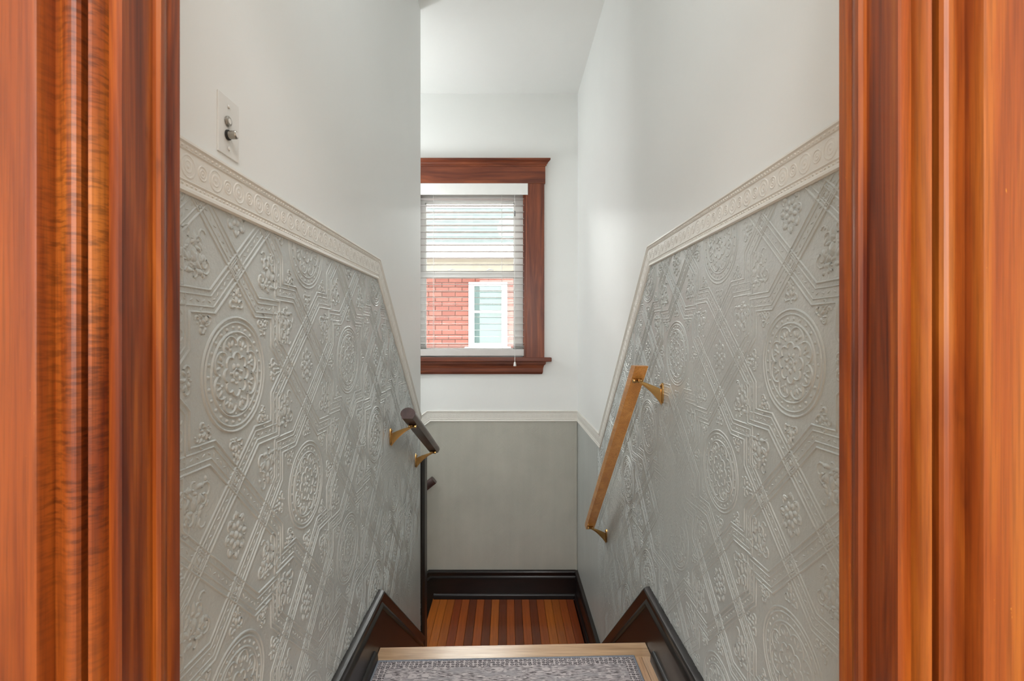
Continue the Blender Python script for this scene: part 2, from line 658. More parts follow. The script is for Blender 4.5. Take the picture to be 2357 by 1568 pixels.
def board_mesh(name, L, W, T, mat):
    """A board along +y with eased long edges, origin at its near left underside."""
    e = 0.0015
    prof = [(0, 0), (W, 0), (W, T - e), (W - e, T), (e, T), (0, T - e)]
    n = len(prof)
    vs = [(x, 0, z) for x, z in prof] + [(x, L, z) for x, z in prof]
    fs = [(i, (i + 1) % n, n + (i + 1) % n, n + i)[::-1] for i in range(n)] + [tuple(range(n)), tuple(range(n, 2 * n))[::-1]]
    me = bpy.data.meshes.new(name)
    me.from_pydata(vs, [], fs)
    me.materials.append(mat)
    return me


bw = 0.057
me = board_mesh('floorboard', 1.23, bw - 0.0012, 0.021, M['maple'])
x = -0.475
k = 0
while x < 0.53 - 0.02:
    o = link('floorboard', me, floor_upper)
    o.location = (x, 0.60, -0.021)
    t = random.uniform(0.88, 1.08)
    o.color = (t, t * random.uniform(0.95, 1.0), t * random.uniform(0.88, 1.0), 1)
    x += bw
    k += 1
# hall side boards under the camera keep the same pale wood
box('hall_floor', -2.2, 2.2, -3.1, 0.60, -0.021, 0.0, M['maple'], floor_upper)

# nosing board, a touch out of square like the old stair
yl, yr = 1.886, 1.918
prof = [(-0.092, 0.0), (-0.006, 0.0005), (-0.001, -0.004), (0.0, -0.014), (-0.003, -0.024), (-0.010, -0.028), (-0.092, -0.028)]
vs = [(-0.475, yl + a, b) for a, b in prof] + [(0.53, yr + a, b) for a, b in prof]
n = len(prof)
fs = [(i, (i + 1) % n, n + (i + 1) % n, n + i) for i in range(n)] + [tuple(range(n)), tuple(range(n, 2 * n))]
mk('nosing', vs, fs, M['maple_x'], floor_upper)

stairs = empty('stairs', (0, 1.9, ZF), 'short flight of pale wooden steps down to the lower landing', 'stairs', 'structure')
RISE = 0.83 / 4
for i in range(4):
    y0 = 1.885 + 0.25 * i
    box('riser', XL + 0.02, XR - 0.02, y0, y0 + 0.018, ZF if i == 3 else -RISE * (i + 1) - 0.03, -RISE * i - 0.028, M['maple_x'], stairs)
    if i < 3:
        box('tread', XL + 0.02, XR - 0.02, y0 + 0.005, y0 + 0.27, -RISE * (i + 1) - 0.028, -RISE * (i + 1), M['maple_x'], stairs, bev=0.006)
box('stringer', XL, XR, 1.78, 2.3, -2.1, -RISE - 0.25, M['maple_x'], stairs)

floor_lower = box('floor_lower', -0.55, XR, 1.95, YB, ZF - 0.2, ZF - 0.02, M['blackwood_x'], kind='structure')
tag(floor_lower, 'orange and dark striped board floor of the lower landing', 'floor')
me = board_mesh('floorboard_lower', YB - 2.64, 0.0555, 0.02, M['floor'])
tones = ['o', 'o', 'l', 'r', 'm', 'd', 'm', 'd', 'l', 'd', 'm', 'd', 'm', 'd', 'm', 'o', 'l', 'm', 'r', 'r']
TC = {'o': (0.44, 0.122, 0.016), 'l': (0.41, 0.108, 0.015), 'm': (0.34, 0.076, 0.012), 'r': (0.23, 0.044, 0.009), 'd': (0.150, 0.032, 0.007)}
for i, t in enumerate(tones):
    xx = -0.565 + i * 0.0567
    if xx + 0.055 > XR:
        break
    o = link('floorboard', me, floor_lower)
    o.location = (xx, 2.635, ZF - 0.02)
    j = random.uniform(0.9, 1.1)
    o.color = (*[c * j for c in TC[t]], 1)

# lower flight that turns to the left
lower = empty('lower_stairs', (-0.9, 3.4, ZF - 0.6), 'wooden steps going down to the left of the lower landing', 'stairs', 'structure')
for i in range(5):
    x1 = -0.565 - 0.25 * i
    z1 = ZF - RISE * (i + 1)
    box('riser', x1 + 0.012, x1 + 0.03, YL, YB, z1, ZF - RISE * i - 0.022, M['blackwood_z'], lower)
    box('tread', x1 - (0.27 if i < 4 else 0.8), x1 + 0.012, YL, YB, z1 - 0.028, z1, M['maple_x'], lower)
box('stair_base', -2.3, XR, YL - 0.11, YB, -2.3, -2.15, M['maple_x'], lower)

# ------------------------------------------------------------------ wainscot paper with its embossing
E = EYE
FR_R = [(YD, E + .362), (1.928, E + .362), (2.942, E - .552), (YB, E - .548)]      # top edge of the frieze
FR_L = [(YD, E + .306), (1.930, E + .313), (YL, E - .443)]
FR_B = [(-1.6, E - .548 - 0.78), (-0.615, E - .548), (XR, E - .547)]
FW = 0.084
SK_R = [(YD, E - .944), (1.911, E - .944), (2.882, E - 1.775), (YB, E - 1.775)]     # top edge of the skirting
SK_L = [(YD, E - .950), (1.923, E - .962), (YL, E - 1.702)]
SK_B = [(-1.6, E - 1.775 - .82), (-0.60, E - 1.775), (XR, E - 1.775)]


def paper(name, top, bottom, fn, mat, parent):
    t = offset_path(top, 0.03)
    b = offset_path(bottom, 0.03)
    vs, fs = [], []
    # a slab built of columns between every breakpoint of the two edges
    us = sorted(set([p[0] for p in t] + [p[0] for p in b]))
    lo = max(t[0][0], b[0][0])
    hi = min(t[-1][0], b[-1][0])
    us = [u for u in us if lo <= u <= hi]

    def at(path, u):
        for (a, c), (d, e) in zip(path, path[1:]):
            if a <= u <= d:
                return c + (e - c) * (u - a) / (d - a) if d > a else c
        return path[-1][1]
    for u in us:
        vs += [fn(u, at(t, u), 0.0025), fn(u, at(b, u), 0.0025)]
    for i in range(len(us) - 1):
        fs.append((2 * i, 2 * i + 1, 2 * i + 3, 2 * i + 2))
    return mk(name, vs, fs, mat, parent, fix=False)


paper_right = paper('wallpaper', FR_R, SK_R, on_right, M['paper'], wall_right)
paper_left = paper('wallpaper', FR_L, SK_L, on_left, M['paper'], wall_left)
paper_back = paper('wallpaper', FR_B, SK_B, on_back, M['paper_back'], wall_back)


class Relief:
    """Embossed lines and bosses on a wall, clipped to the papered outline."""

    def __init__(self, fn, poly, base=0.0025, fade=None):
        self.fn, self.poly, self.base, self.fade = fn, poly, base, fade
        self.v, self.f = [], []

    def amp(self, p):
        return self.fade(p) if self.fade else 1.0

    def line(self, pts, w=0.0055, h=0.002, closed=False, step=0.014):
        pts = [Vector(p) for p in pts]
        if closed:
            pts = pts + [pts[0]]
        fine = [pts[0]]
        for a, b in zip(pts, pts[1:]):
            n = max(1, int((b - a).length / step + 0.5))
            for i in range(1, n + 1):
                fine.append(a + (b - a) * (i / n))
        n = len(fine)
        rows = []
        for i, p in enumerate(fine):
            if closed:
                a = fine[i - 1] if i > 0 else fine[-2]
                c = fine[i + 1] if i < n - 1 else fine[1]
            else:
                a = fine[max(0, i - 1)]
                c = fine[min(n - 1, i + 1)]
            t1, t2 = (p - a), (c - p)
            t1 = t1.normalized() if t1.length > 1e-9 else t2.normalized()
            t2 = t2.normalized() if t2.length > 1e-9 else t1
            nn = Vector((-(t1.y + t2.y), t1.x + t2.x))
            if nn.length < 1e-6:
                nn = Vector((-t1.y, t1.x))
            nn.normalize()
            nn = nn / max(0.5, nn.dot(Vector((-t1.y, t1.x))))
            ok = inside((p.x, p.y), self.poly)
            if not ok:
                rows.append(None)
                continue
            hh = h * self.amp(p)
            k = len(self.v)
            for s, z in ((-.5, 0), (-.2, 1), (.2, 1), (.5, 0)):
                q = p + nn * (w * s)
                self.v.append(self.fn(q.x, q.y, self.base + hh * z))
            rows.append(k)
        for a, b in zip(rows, rows[1:]):
            if a is None or b is None:
                continue
            for j in range(3):
                self.f.append((a + j, a + j + 1, b + j + 1, b + j))

    def boss(self, c, ru, rv, rot=0.0, h=0.003, seg=8):
        if not inside(c, self.poly):
            return
        h *= self.amp(Vector(c))
        k = len(self.v)
        cr, sr = math.cos(rot), math.sin(rot)
        for s, z in ((1, 0), (0.68, 0.72)):
            for i in range(seg):
                a = 2 * math.pi * i / seg
                x, y = ru * s * math.cos(a), rv * s * math.sin(a)
                self.v.append(self.fn(c[0] + x * cr - y * sr, c[1] + x * sr + y * cr, self.base + h * z))
        self.v.append(self.fn(c[0], c[1], self.base + h))
        for i in range(seg):
            j = (i + 1) % seg
            self.f.append((k + i, k + j, k + seg + j, k + seg + i))
            self.f.append((k + seg + i, k + seg + j, k + 2 * seg))

    def ring(self, c, r, w=0.005, h=0.002, seg=40):
        self.line([(c[0] + r * math.cos(2 * math.pi * i / seg), c[1] + r * math.sin(2 * math.pi * i / seg)) for i in range(seg)], w, h, True, 1)

    def arc(self, c, r, a0, a1, w=0.004, h=0.002, seg=7):
        self.line([(c[0] + r * math.cos(a0 + (a1 - a0) * i / seg), c[1] + r * math.sin(a0 + (a1 - a0) * i / seg)) for i in range(seg + 1)], w, h, False, 1)

    def build(self, name, mat, parent):
        return mk(name, self.v, self.f, mat, parent, 'stuff', True, False)


PA, PB = 0.645, 0.585            # the half-drop repeat of the paper


def star_line(d):
    q = [(0.214, 0.0), (0.153, 0.056), (0.153, 0.126), (0.0735, 0.126), (0.0, 0.1934)]
    full = q + [(-x, y) for x, y in q[-2::-1]] + [(-x, -y) for x, y in q[1:]] + [(x, -y) for x, y in q[-2:0:-1]]
    n = len(full)
    out = []
    for i in range(n):
        p, a, c = Vector(full[i]), Vector(full[i - 1]), Vector(full[(i + 1) % n])
        t1, t2 = (p - a).normalized(), (c - p).normalized()
        n1, n2 = Vector((t1.y, -t1.x)), Vector((t2.y, -t2.x))
        m = (n1 + n2).normalized()
        m = m / max(0.35, m.dot(n1))
        out.append(tuple(p + m * d))
    return out


STAR = [star_line(d) for d in (-0.019, -0.009, 0.009, 0.019)]
rng = random.Random(3)


def fleur(R, c, rot, s, rr):
    """A curled leaf spray."""
    def P(x, y):
        a = math.cos(rot), math.sin(rot)
        return (c[0] + s * (x * a[0] - y * a[1]), c[1] + s * (x * a[1] + y * a[0]))
    R.boss(P(0, 0.0), 0.30 * s, 0.17 * s, rot, 0.0034)
    R.boss(P(0.55, 0.0), 0.30 * s, 0.12 * s, rot, 0.0030)
    for sg in (-1, 1):
        R.boss(P(-0.1, 0.42 * sg), 0.26 * s, 0.12 * s, rot + 0.8 * sg, 0.0028)
        R.boss(P(0.35, 0.35 * sg), 0.20 * s, 0.10 * s, rot - 0.6 * sg, 0.0026)
        R.boss(P(-0.55, 0.3 * sg), 0.22 * s, 0.11 * s, rot + 1.6 * sg, 0.0030)
        R.arc(P(-0.35, 0.62 * sg), 0.26 * s, rot + (0.2 if sg > 0 else -0.2), rot + 4.2 * sg, 0.0042, 0.0022, 6)
        R.arc(P(0.75, 0.45 * sg), 0.20 * s, rot + 1.2 * sg, rot - 2.6 * sg, 0.0040, 0.0020, 5)
    for i in range(7):
        R.boss(P(rr.uniform(-.95, .95), rr.uniform(-.75, .75)), rr.uniform(.07, .13) * s, rr.uniform(.06, .1) * s, rr.uniform(0, 3), 0.0024, 6)


def motif(R, c, variant):
    rr = random.Random(int(c[0] * 1000) * 7 + int(c[1] * 1000))

    def A(u, v):
        return (c[0] + u, c[1] + v)
    # medallion
    R.ring(c, 0.103, 0.0055, 0.0026, 44)
    R.ring(c, 0.094, 0.0045, 0.0022, 40)
    R.ring(c, 0.077, 0.0050, 0.0024, 36)
    for i in range(26):
        a = 2 * math.pi * i / 26
        R.boss(A(0.0855 * math.cos(a), 0.0855 * math.sin(a)), 0.0038, 0.0038, 0, 0.0026, 6)
    for i in range(8):
        a = 2 * math.pi * (i + 0.5) / 8
        R.arc(A(0.051 * math.cos(a), 0.051 * math.sin(a)), 0.0215, a - 1.75, a + 1.75, 0.0042, 0.0026, 9)
        for s in (-1, 0, 1):
            R.boss(A(0.0575 * math.cos(a + .16 * s), 0.0575 * math.sin(a + .16 * s)), 0.0075, 0.0028, a + .7 * s, 0.0026, 6)
        R.boss(A(0.048 * math.cos(a), 0.048 * math.sin(a)), 0.0045, 0.0035, a, 0.0024, 6)
        a += math.pi / 8
        R.arc(A(0.0285 * math.cos(a), 0.0285 * math.sin(a)), 0.0115, a - 1.6, a + 1.6, 0.0038, 0.0026, 7)
        R.boss(A(0.0715 * math.cos(a), 0.0715 * math.sin(a)), 0.0028, 0.0028, 0, 0.002, 6)
    for i in range(7):
        a = 2 * math.pi * i / 7 + 0.3
        R.boss(A(0.016 * math.cos(a), 0.016 * math.sin(a)), rr.uniform(.004, .0075), rr.uniform(.003, .0045), a + rr.uniform(-.8, .8), 0.0032, 6)
    R.arc(c, 0.010, 0.4, 4.6, 0.003, 0.0022, 7)
    R.boss(c, 0.0055, 0.0055, 0, 0.0036)
    # star-shaped strapwork
    for k, st in enumerate(STAR):
        R.line([A(*p) for p in st], 0.0045 if k in (0, 3) else 0.0034, 0.0024 if k in (0, 3) else 0.0017, True)
    # twist in the straps
    mid = star_line(0)
    for a, b in zip(mid, mid[1:] + mid[:1]):
        a, b = Vector(a), Vector(b)
        L = (b - a).length
        t = (b - a) / L
        n = int(L / 0.014)
        for i in range(n):
            p = a + t * (L * (i + 0.5) / n)
            R.boss(A(p.x, p.y), 0.0052, 0.0017, math.atan2(t.y, t.x) + 0.5 * (1 if i % 2 else -1), 0.0016, 6)
    # lozenge beside each medallion: the same straps run straight on through the crossings
    LW, LH = PA / 2 - 0.214, PB / 2 - 0.1934
    nrm = LW * LH / math.hypot(LW, LH)
    for d in (-0.019, -0.009, 0.009, 0.019):
        k = 1 + d / nrm
        hw, hh = LW * k, LH * k
        R.line([A(PA / 2 + hw, 0), A(PA / 2, hh), A(PA / 2 - hw, 0), A(PA / 2, -hh)], 0.0045 if abs(d) > .01 else 0.0034, 0.0024 if abs(d) > .01 else 0.0017, True)
    for sx in (-1, 1):
        for sy in (-1, 1):
            ang = math.atan2(-LH * sy * sx, LW)
            for i in range(9):
                f = (i + 0.5) / 9
                R.boss(A(PA / 2 + sx * LW * (1 - f), sy * LH * f), 0.0052, 0.0017, ang + 0.5 * (1 if i % 2 else -1), 0.0016, 6)
    for i in range(16):
        a = 2 * math.pi * i / 16
        r = 0.017 if i % 2 else 0.034
        R.boss(A(PA / 2 + r * 0.85 * math.cos(a), r * 1.1 * math.sin(a)), 0.0075, 0.0055, a, 0.0034, 6)
    for i in range(8):
        a = 2 * math.pi * i / 8
        R.arc(A(PA / 2 + .026 * math.cos(a), .031 * math.sin(a)), 0.009, a - 1.6, a + 1.6, 0.0035, 0.002, 4)
    R.boss(A(PA / 2, 0), 0.008, 0.008, 0, 0.004)
    # crossings
    for q in ((0.214, 0), (-0.214, 0), (0, 0.1934), (0, -0.1934)):
        R.line([A(q[0] + .019, q[1]), A(q[0], q[1] + .019), A(q[0] - .019, q[1]), A(q[0], q[1] - .019)], 0.004, 0.0018, True)
        R.boss(A(*q), 0.006, 0.006, 0, 0.0024, 6)
    # leaf sprays between the frames and in the corners of the star
    for sx in (-1, 1):
        for sy in (-1, 1):
            fleur(R, A(0.122 * sx, 0.197 * sy), math.pi / 2 * sy, 0.046, rr)
            fleur(R, A(0.098 * sx, 0.092 * sy), math.atan2(sy, sx), 0.021, rr)
            q = A(0.153 * sx, 0.126 * sy)
            R.line([(q[0] + .009, q[1] + .009), (q[0] - .009, q[1] + .009), (q[0] - .009, q[1] - .009), (q[0] + .009, q[1] - .009)], 0.003, 0.0016, True)
        fleur(R, A(0.150 * sx, 0.0), 0 if sx > 0 else math.pi, 0.026, rr)
        for sy in (-1, 1):
            fleur(R, A(0.2 * sx, 0.095 * sy), math.pi / 2 * sy + 0.6 * sx, 0.034, rr)
    for sy in (-1, 1):
        fleur(R, A(0, 0.135 * sy), math.pi / 2 * sy, 0.024, rr)


def emboss(fn, poly, origin, parent, fade):
    R = Relief(fn, poly, 0.0025, fade)
    us = [p[0] for p in poly]
    vs = [p[1] for p in poly]
    for i in range(-12, 13):
        for j in range(-12, 13):
            if (i + j) % 2:
                continue
            c = (origin[0] + i * PA / 2, origin[1] + j * PB / 2)
            if min(us) - .45 < c[0] < max(us) + .45 and min(vs) - .35 < c[1] < max(vs) + .35:
                motif(R, c, 0)
    return R.build('embossed_relief', M['paper'], parent)


RELIEF = 0.85


def fade_fn(seed):
    from mathutils import noise as mn

    def f(p):
        n = mn.noise(Vector((p.x * 2.3 + seed, p.y * 2.3, seed)))
        low = min(1.0, max(0.0, (p.y + 0.1) / 1.0))
        return RELIEF * max(0.08, (0.30 + 0.70 * low) * (0.95 + (1.5 - 0.6 * low) * n))
    return f


def outline(top, bottom):
    return offset_path(top, FW * 0.8) + offset_path(bottom, 0.01)[::-1]


RU = [p for p in FR_R[:3]] + [(3.0, E - .552)]
RL = [p for p in SK_R[:3]] + [(3.0, E - 1.775)]
emboss(on_right, outline(RU, RL), (0.962, E - 0.045), paper_right, fade_fn(1.7))
emboss(on_left, outline(FR_L, SK_L), (0.909, E - 0.063), paper_left, fade_fn(9.1))

# ------------------------------------------------------------------ frieze bands (trim)
FRP = [(0.0, 0.0), (0.0, 0.006), (0.002, 0.009), (0.006, 0.0095), (0.009, 0.007), (0.015, 0.0055), (0.0165, 0.0075), (0.019, 0.0055),
       (0.062, 0.0055), (0.064, 0.0078), (0.067, 0.0058), (0.073, 0.0062), (0.076, 0.009), (0.081, 0.0095), (0.084, 0.006), (0.084, 0.0)]


def rosette_mesh(name, r):
    v, f = [], []
    seg = 14

    def ringv(rad, wd, h):
        k = len(v)
        for i in range(seg):
            a = 2 * math.pi * i / seg
            for rr_, z in ((rad - wd / 2, 0), (rad, h), (rad + wd / 2, 0)):
                v.append((rr_ * math.cos(a), rr_ * math.sin(a), z))
        for i in range(seg):
            j = (i + 1) % seg
            for t in range(2):
                f.append((k + 3 * i + t, k + 3 * i + t + 1, k + 3 * j + t + 1, k + 3 * j + t))
    ringv(r, r * 0.24, 0.0013)
    ringv(r * 0.52, r * 0.26, 0.0010)
    k = len(v)
    for i in range(8):
        a = 2 * math.pi * i / 8
        v.append((r * .22 * math.cos(a), r * .22 * math.sin(a), 0))
    v.append((0, 0, 0.002))
    for i in range(8):
        f.append((k + i, k + (i + 1) % 8, k + 8))
    me = bpy.data.meshes.new(name)
    me.from_pydata(v, [], f)
    me.polygons.foreach_set('use_smooth', [True] * len(me.polygons))
    me.materials.append(M['cream'])
    return me


ROS_B, ROS_S = rosette_mesh('rosette_large', 0.0175), rosette_mesh('rosette_small', 0.0115)
from mathutils import Matrix


def frieze(name, path, fn, label, lo=None):
    vs, fs = sweep(path, FRP, fn)
    o = mk(name, vs, fs, M['cream'], None, 'structure')
    tag(o, label, 'frieze')
    mid = offset_path(path, 0.0405)
    R = Relief(fn, [(-9, -9), (9, -9), (9, 9), (-9, 9)], 0.0057)
    for seg_i, (a, b) in enumerate(zip(mid, mid[1:])):
        a, b = Vector(a), Vector(b)
        L = (b - a).length
        t = (b - a) / L
        n = max(1, int(L / 0.0355))
        for i in range(n):
            p = a + t * (L * (i + 0.5) / n)
            if lo is not None and p.x < lo:
                continue
            X = Vector(fn(p.x + t.x, p.y + t.y, 0)) - Vector(fn(p.x, p.y, 0))
            Z = Vector(fn(p.x, p.y, 1)) - Vector(fn(p.x, p.y, 0))
            Y = Z.cross(X)
            m = Matrix((X, Y, Z)).transposed().to_4x4()
            m.translation = Vector(fn(p.x, p.y, 0.0055))
            q = link('rosette', ROS_B if i % 2 == 0 else ROS_S, o)
            q.matrix_local = m
        # rows of beads in the two borders of the band
        for off in (-0.0285, 0.029):
            nb = int(L / 0.011)
            pa = Vector((t.y, -t.x)) * off
            for i in range(nb):
                p = a + t * (L * (i + 0.5) / nb) + pa
                if lo is not None and p.x < lo:
                    continue
                R.boss((p.x, p.y), 0.0034, 0.0026, math.atan2(t.y, t.x), 0.0022, 6)
    R.build('bead_row', M['cream'], o)
    return o


frieze('trim_1', FR_R, on_right, 'cream embossed frieze band bending down the right wall')
frieze('trim_2', FR_L, on_left, 'cream embossed frieze band bending down the left wall')
frieze('trim_3', FR_B, on_back, 'pale frieze band across the back wall under the window', -0.75)

# ------------------------------------------------------------------ dark skirtings
CAP = [(0.0, 0.0), (0.0, 0.014), (0.004, 0.024), (0.010, 0.0275), (0.018, 0.027), (0.026, 0.022), (0.040, 0.020), (0.050, 0.0255), (0.056, 0.0265), (0.060, 0.020), (0.060, 0.0)]


def skirting(name, path, bottom, fn, label, mat, shoe=None):
    t = offset_path(path, 0.05)
    vs, fs = [], []
    for (u, v), zb in zip(t, bottom):
        vs += [fn(u, v, 0), fn(u, v, 0.018), fn(u, zb, 0), fn(u, zb, 0.018)]
    for i in range(len(t) - 1):
        a, b = 4 * i, 4 * i + 4
        fs += [(a + 1, b + 1, b + 3, a + 3), (a, a + 1, b + 1, b), (a + 2, b + 2, b + 3, a + 3), (a, b, b + 2, a + 2)]
    o = mk(name, vs, fs, mat, None, 'structure')
    tag(o, label, 'baseboard')
    cv, cf = sweep(path, CAP, fn)
    mk('cap_molding', cv, cf, mat, o, None, True, True, 30)
    if shoe:
        sp = [(0, 0), (0, 0.021), (0.004, 0.027), (0.012, 0.031), (0.038, 0.033), (0.038, 0)]
        for path2 in shoe:
            sv, sf = sweep(path2, sp, fn)
            mk('shoe_molding', sv, sf, mat, o, None, True, True, 30)
    return o


zl = ZF
skirting('baseboard_right', SK_R, [0.0, -0.28, ZF, ZF], on_right, 'near-black baseboard stepping down the right wall', M['blackwood'],
         [[(YD, 0.038), (1.80, 0.038)], [(2.70, ZF + 0.038), (YB, ZF + 0.038)]])
skirting('baseboard_left', SK_L, [0.0, -0.28, ZF], on_left, 'near-black baseboard stepping down the left wall', M['blackwood'],
         [[(YD, 0.038), (1.80, 0.038)]])
skirting('baseboard_back', SK_B, [-1.9, ZF - 0.2, ZF], on_back, 'near-black moulded baseboard along the back wall', M['blackwood_x'],
         [[(-0.56, ZF + 0.038), (XR, ZF + 0.038)]])

# corner bead where the papers meet
MB().tube([(XR - 0.010, YB - 0.003, ZF + 0.2), (XR - 0.012, YB - 0.003, ZF + 0.6), (XR - 0.010, YB - 0.003, E - 0.63)], 0.0065, 8).build('corner_bead', M['paper_back'], wall_back, smooth=True)

# half post on the end of the left wall
zt = E - 0.688
mb = MB()
px_ = [(-0.5055, YL - 0.005), (-0.4850, YL - 0.005), (-0.4740, YL + 0.022), (-0.4740, YL + 0.105), (-0.5055, YL + 0.105)]
mb.prism(px_, lambda p, q, t: (p, q, t), ZF, zt)
tag(mb.build('corner_post', M['blackwood_z']), 'dark half post capping the end of the left wall beside the lower landing', 'post')

# ------------------------------------------------------------------ doorway casing
door = empty('door_1', (0, 0.55, 0), 'orange stained wooden doorway framing the stair', 'doorway', 'structure')


def door_side(s, e):
    def fn(p, q, t):
        return (s * (e + p), q, t)
    cas = [(0.012, 0.5215), (0.020, 0.5215), (0.0205, 0.5125), (0.0225, 0.5070), (0.0255, 0.5040), (0.0285, 0.5035), (0.0305, 0.5055), (0.0310, 0.5150),
           (0.0365, 0.5150), (0.0365, 0.5045), (0.0385, 0.5010), (0.0420, 0.4993), (0.0470, 0.4998), (0.0530, 0.5025), (0.0590, 0.5060), (0.0650, 0.5072),
           (0.0665, 0.4930), (0.0680, 0.4900), (0.0720, 0.4890), (0.1400, 0.4890), (0.1440, 0.4910), (0.1450, 0.4960), (0.1450, 0.5215)]
    MB().prism(cas, fn, 0.0, 2.24).build('casing', M['casing'], door, smooth=True, angle=28)
    jam = [(0.008, 0.5210), (0.010, 0.5190), (0.0205, 0.5190), (0.030, 0.5205), (0.030, YD + 0.001), (0.008, YD + 0.001)]
    MB().prism(jam, fn, 0.0, 2.14).build('jamb', M['jamb'], door, smooth=True, angle=28)
    stop = [(0.0082, 0.566), (0.004, 0.566), (0.0005, 0.569), (0.0, 0.573), (0.0012, 0.580), (0.0030, 0.5825), (0.0012, 0.585), (0.0, 0.590), (0.0, YD - 0.003), (0.002, YD), (0.0082, YD)]
    MB().prism(stop, fn, 0.0, 2.13).build('stop', M['jamb'], door, smooth=True, angle=28)


door_side(-1, 0.393)
door_side(1, 0.400)
MB().box(-0.55, 0.56, 0.489, 0.5215, 2.14, 2.30, 0.004).build('head_casing', M['casing'], door)
MB().box(-0.405, 0.41, 0.519, YD, 2.11, 2.14).build('head_jamb', M['jamb'], door)

# ------------------------------------------------------------------ window
win = empty('window_1', (-0.285, YB, WZ0), 'sash window with dark cherry casing over the lower landing', 'window', 'structure')
cz0, cz1 = WZ0, WZ1
# side casings with a soft round on the edges
for s in (1, -1):
    a, b = (WX1 - 0.004, 0.290) if s > 0 else (-0.860, WX0 + 0.004)
    pr = [(a, YB), (a, YB - 0.020), (a + 0.004, YB - 0.024), (b - 0.006, YB - 0.024), (b, YB - 0.018), (b, YB)]
    MB().prism(pr, lambda p, q, t: (p, q, t), WZ0, WZ1 + 0.004).build('side_casing', M['winwood_z'], win)
    # wooden inner stop
    a2, b2 = (WX1 - 0.026, WX1) if s > 0 else (WX0, WX0 + 0.026)
    MB().box(a2, b2, YB + 0.012, YB + 0.05, WZ0, WZ1, 0.003).build('inner_stop', M['winwood_z'], win)
    a3, b3 = (WX1 - 0.008, WX1 + 0.002) if s > 0 else (WX0 - 0.002, WX0 + 0.008)
    box('side_jamb', a3, b3, YB - 0.002, YB + 0.19, WZ0, WZ1, M['winwood_z'], win)
zh = WZ1
MB().box(-0.865, 0.297, YB - 0.030, YB, zh, zh + 0.135, 0.003).build('head_casing', M['winwood'], win)


def mould(name, prof, xa, xb, mat, ret=True):
    """Horizontal moulding on the back wall, profile [(n, z)], mitred returns."""
    nmax = max(p[0] for p in prof)
    vs, fs = [], []
    m = len(prof)
    for x, s in ((xa, -1), (xb, 1)):
        for n, z in prof:
            vs.append((x + (s * n if ret else 0), YB - n, z))
    for k in range(m):
        fs.append((k, (k + 1) % m, m + (k + 1) % m, m + k))
    fs += [tuple(range(m)), tuple(range(m, 2 * m))]
    return mk(name, vs, fs, mat, win)


zc = zh + 0.135
mould('cap', [(0, zc - 0.004), (0.036, zc - 0.004), (0.036, zc + 0.006), (0.042, zc + 0.010), (0.047, zc + 0.020), (0.060, zc + 0.030), (0.064, zc + 0.034), (0.064, zc + 0.048), (0, zc + 0.048)], -0.838, 0.270, M['winwood'])
zs = WZ0
MB().box(-0.905, 0.343, YB - 0.066, YB + 0.04, zs - 0.030, zs + 0.002, 0.006).build('stool', M['winwood'], win)
mould('apron', [(0, zs - 0.030), (0.046, zs - 0.030), (0.044, zs - 0.048), (0.032, zs - 0.060), (0.026, zs - 0.080), (0.024, zs - 0.110), (0.018, zs - 0.126), (0, zs - 0.128)], -0.86, 0.255, M['winwood'])
# exterior-side head and sill of the opening
box('head_jamb', WX0, WX1, YB + 0.0, YB + 0.19, WZ1 - 0.006, WZ1 + 0.002, M['winwood'], win)
box('outer_sill', WX0, WX1, YB + 0.04, YB + 0.26, WZ0 - 0.03, WZ0, M['vinyl'], win)


def sash(name, y0, y1, z0, z1, gz0, gz1, gx0, gx1):
    mb = MB()
    mb.box(WX0 + 0.01, gx0, y0, y1, z0, z1)
    mb.box(gx1, WX1 - 0.01, y0, y1, z0, z1)
    mb.box(gx0, gx1, y0, y1, z0, gz0)
    mb.box(gx0, gx1, y0, y1, gz1, z1)
    # glazing bead
    for (a, b, c, d) in ((gx0, gx0 + 0.008, gz0, gz1), (gx1 - 0.008, gx1, gz0, gz1), (gx0, gx1, gz0, gz0 + 0.008), (gx0, gx1, gz1 - 0.008, gz1)):
        mb.box(a, b, y0 + 0.008, y1 - 0.005, c, d)
    o = mb.build(name, M['vinyl'], win)
    yy = (y0 + y1) / 2
    box('pane', gx0, gx1, yy - 0.002, yy + 0.002, gz0, gz1, M['glass'], o)
    return o


low = sash('lower_sash', YB + 0.062, YB + 0.092, WZ0, 1.692, 1.085, 1.650, -0.640, 0.062)
sash('upper_sash', YB + 0.098, YB + 0.128, 1.650, WZ1, 1.690, 2.245, -0.644, 0.062)
for xx in (-0.43, -0.13):
    mb = MB()
    mb.box(xx - 0.03, xx + 0.03, YB + 0.066, YB + 0.088, 1.692, 1.700, 0.002)
    mb.tube([(xx - 0.028, YB + 0.07, 1.702), (xx - 0.005, YB + 0.068, 1.711), (xx + 0.028, YB + 0.066, 1.707)], [0.004, 0.007, 0.004], 8)
    mb.build('sash_lock', M['vinyl'], low, smooth=True)

# ------------------------------------------------------------------ venetian blind
BX0, BX1 = -0.690, 0.134
blind = empty('venetian_blind', (-0.285, YB + 0.03, WZ0), 'white open-slat venetian blind hanging inside the cherry wood window', 'blind')
YS = YB + 0.022
MB().box(BX0 - 0.02, 0.163, YB - 0.034, YB - 0.026, WZ1 - 0.088, WZ1 - 0.001, 0.002).build('valance', M['vinyl'], blind)
MB().box(0.152, 0.163, YB - 0.028, YB - 0.024, WZ1 - 0.088, WZ1 - 0.001).build('valance_return', M['vinyl'], blind)
MB().box(BX0, BX1, YB - 0.022, YB + 0.04, WZ1 - 0.052, WZ1 - 0.010, 0.002).build('headrail', M['slat'], blind)
SD = 0.048


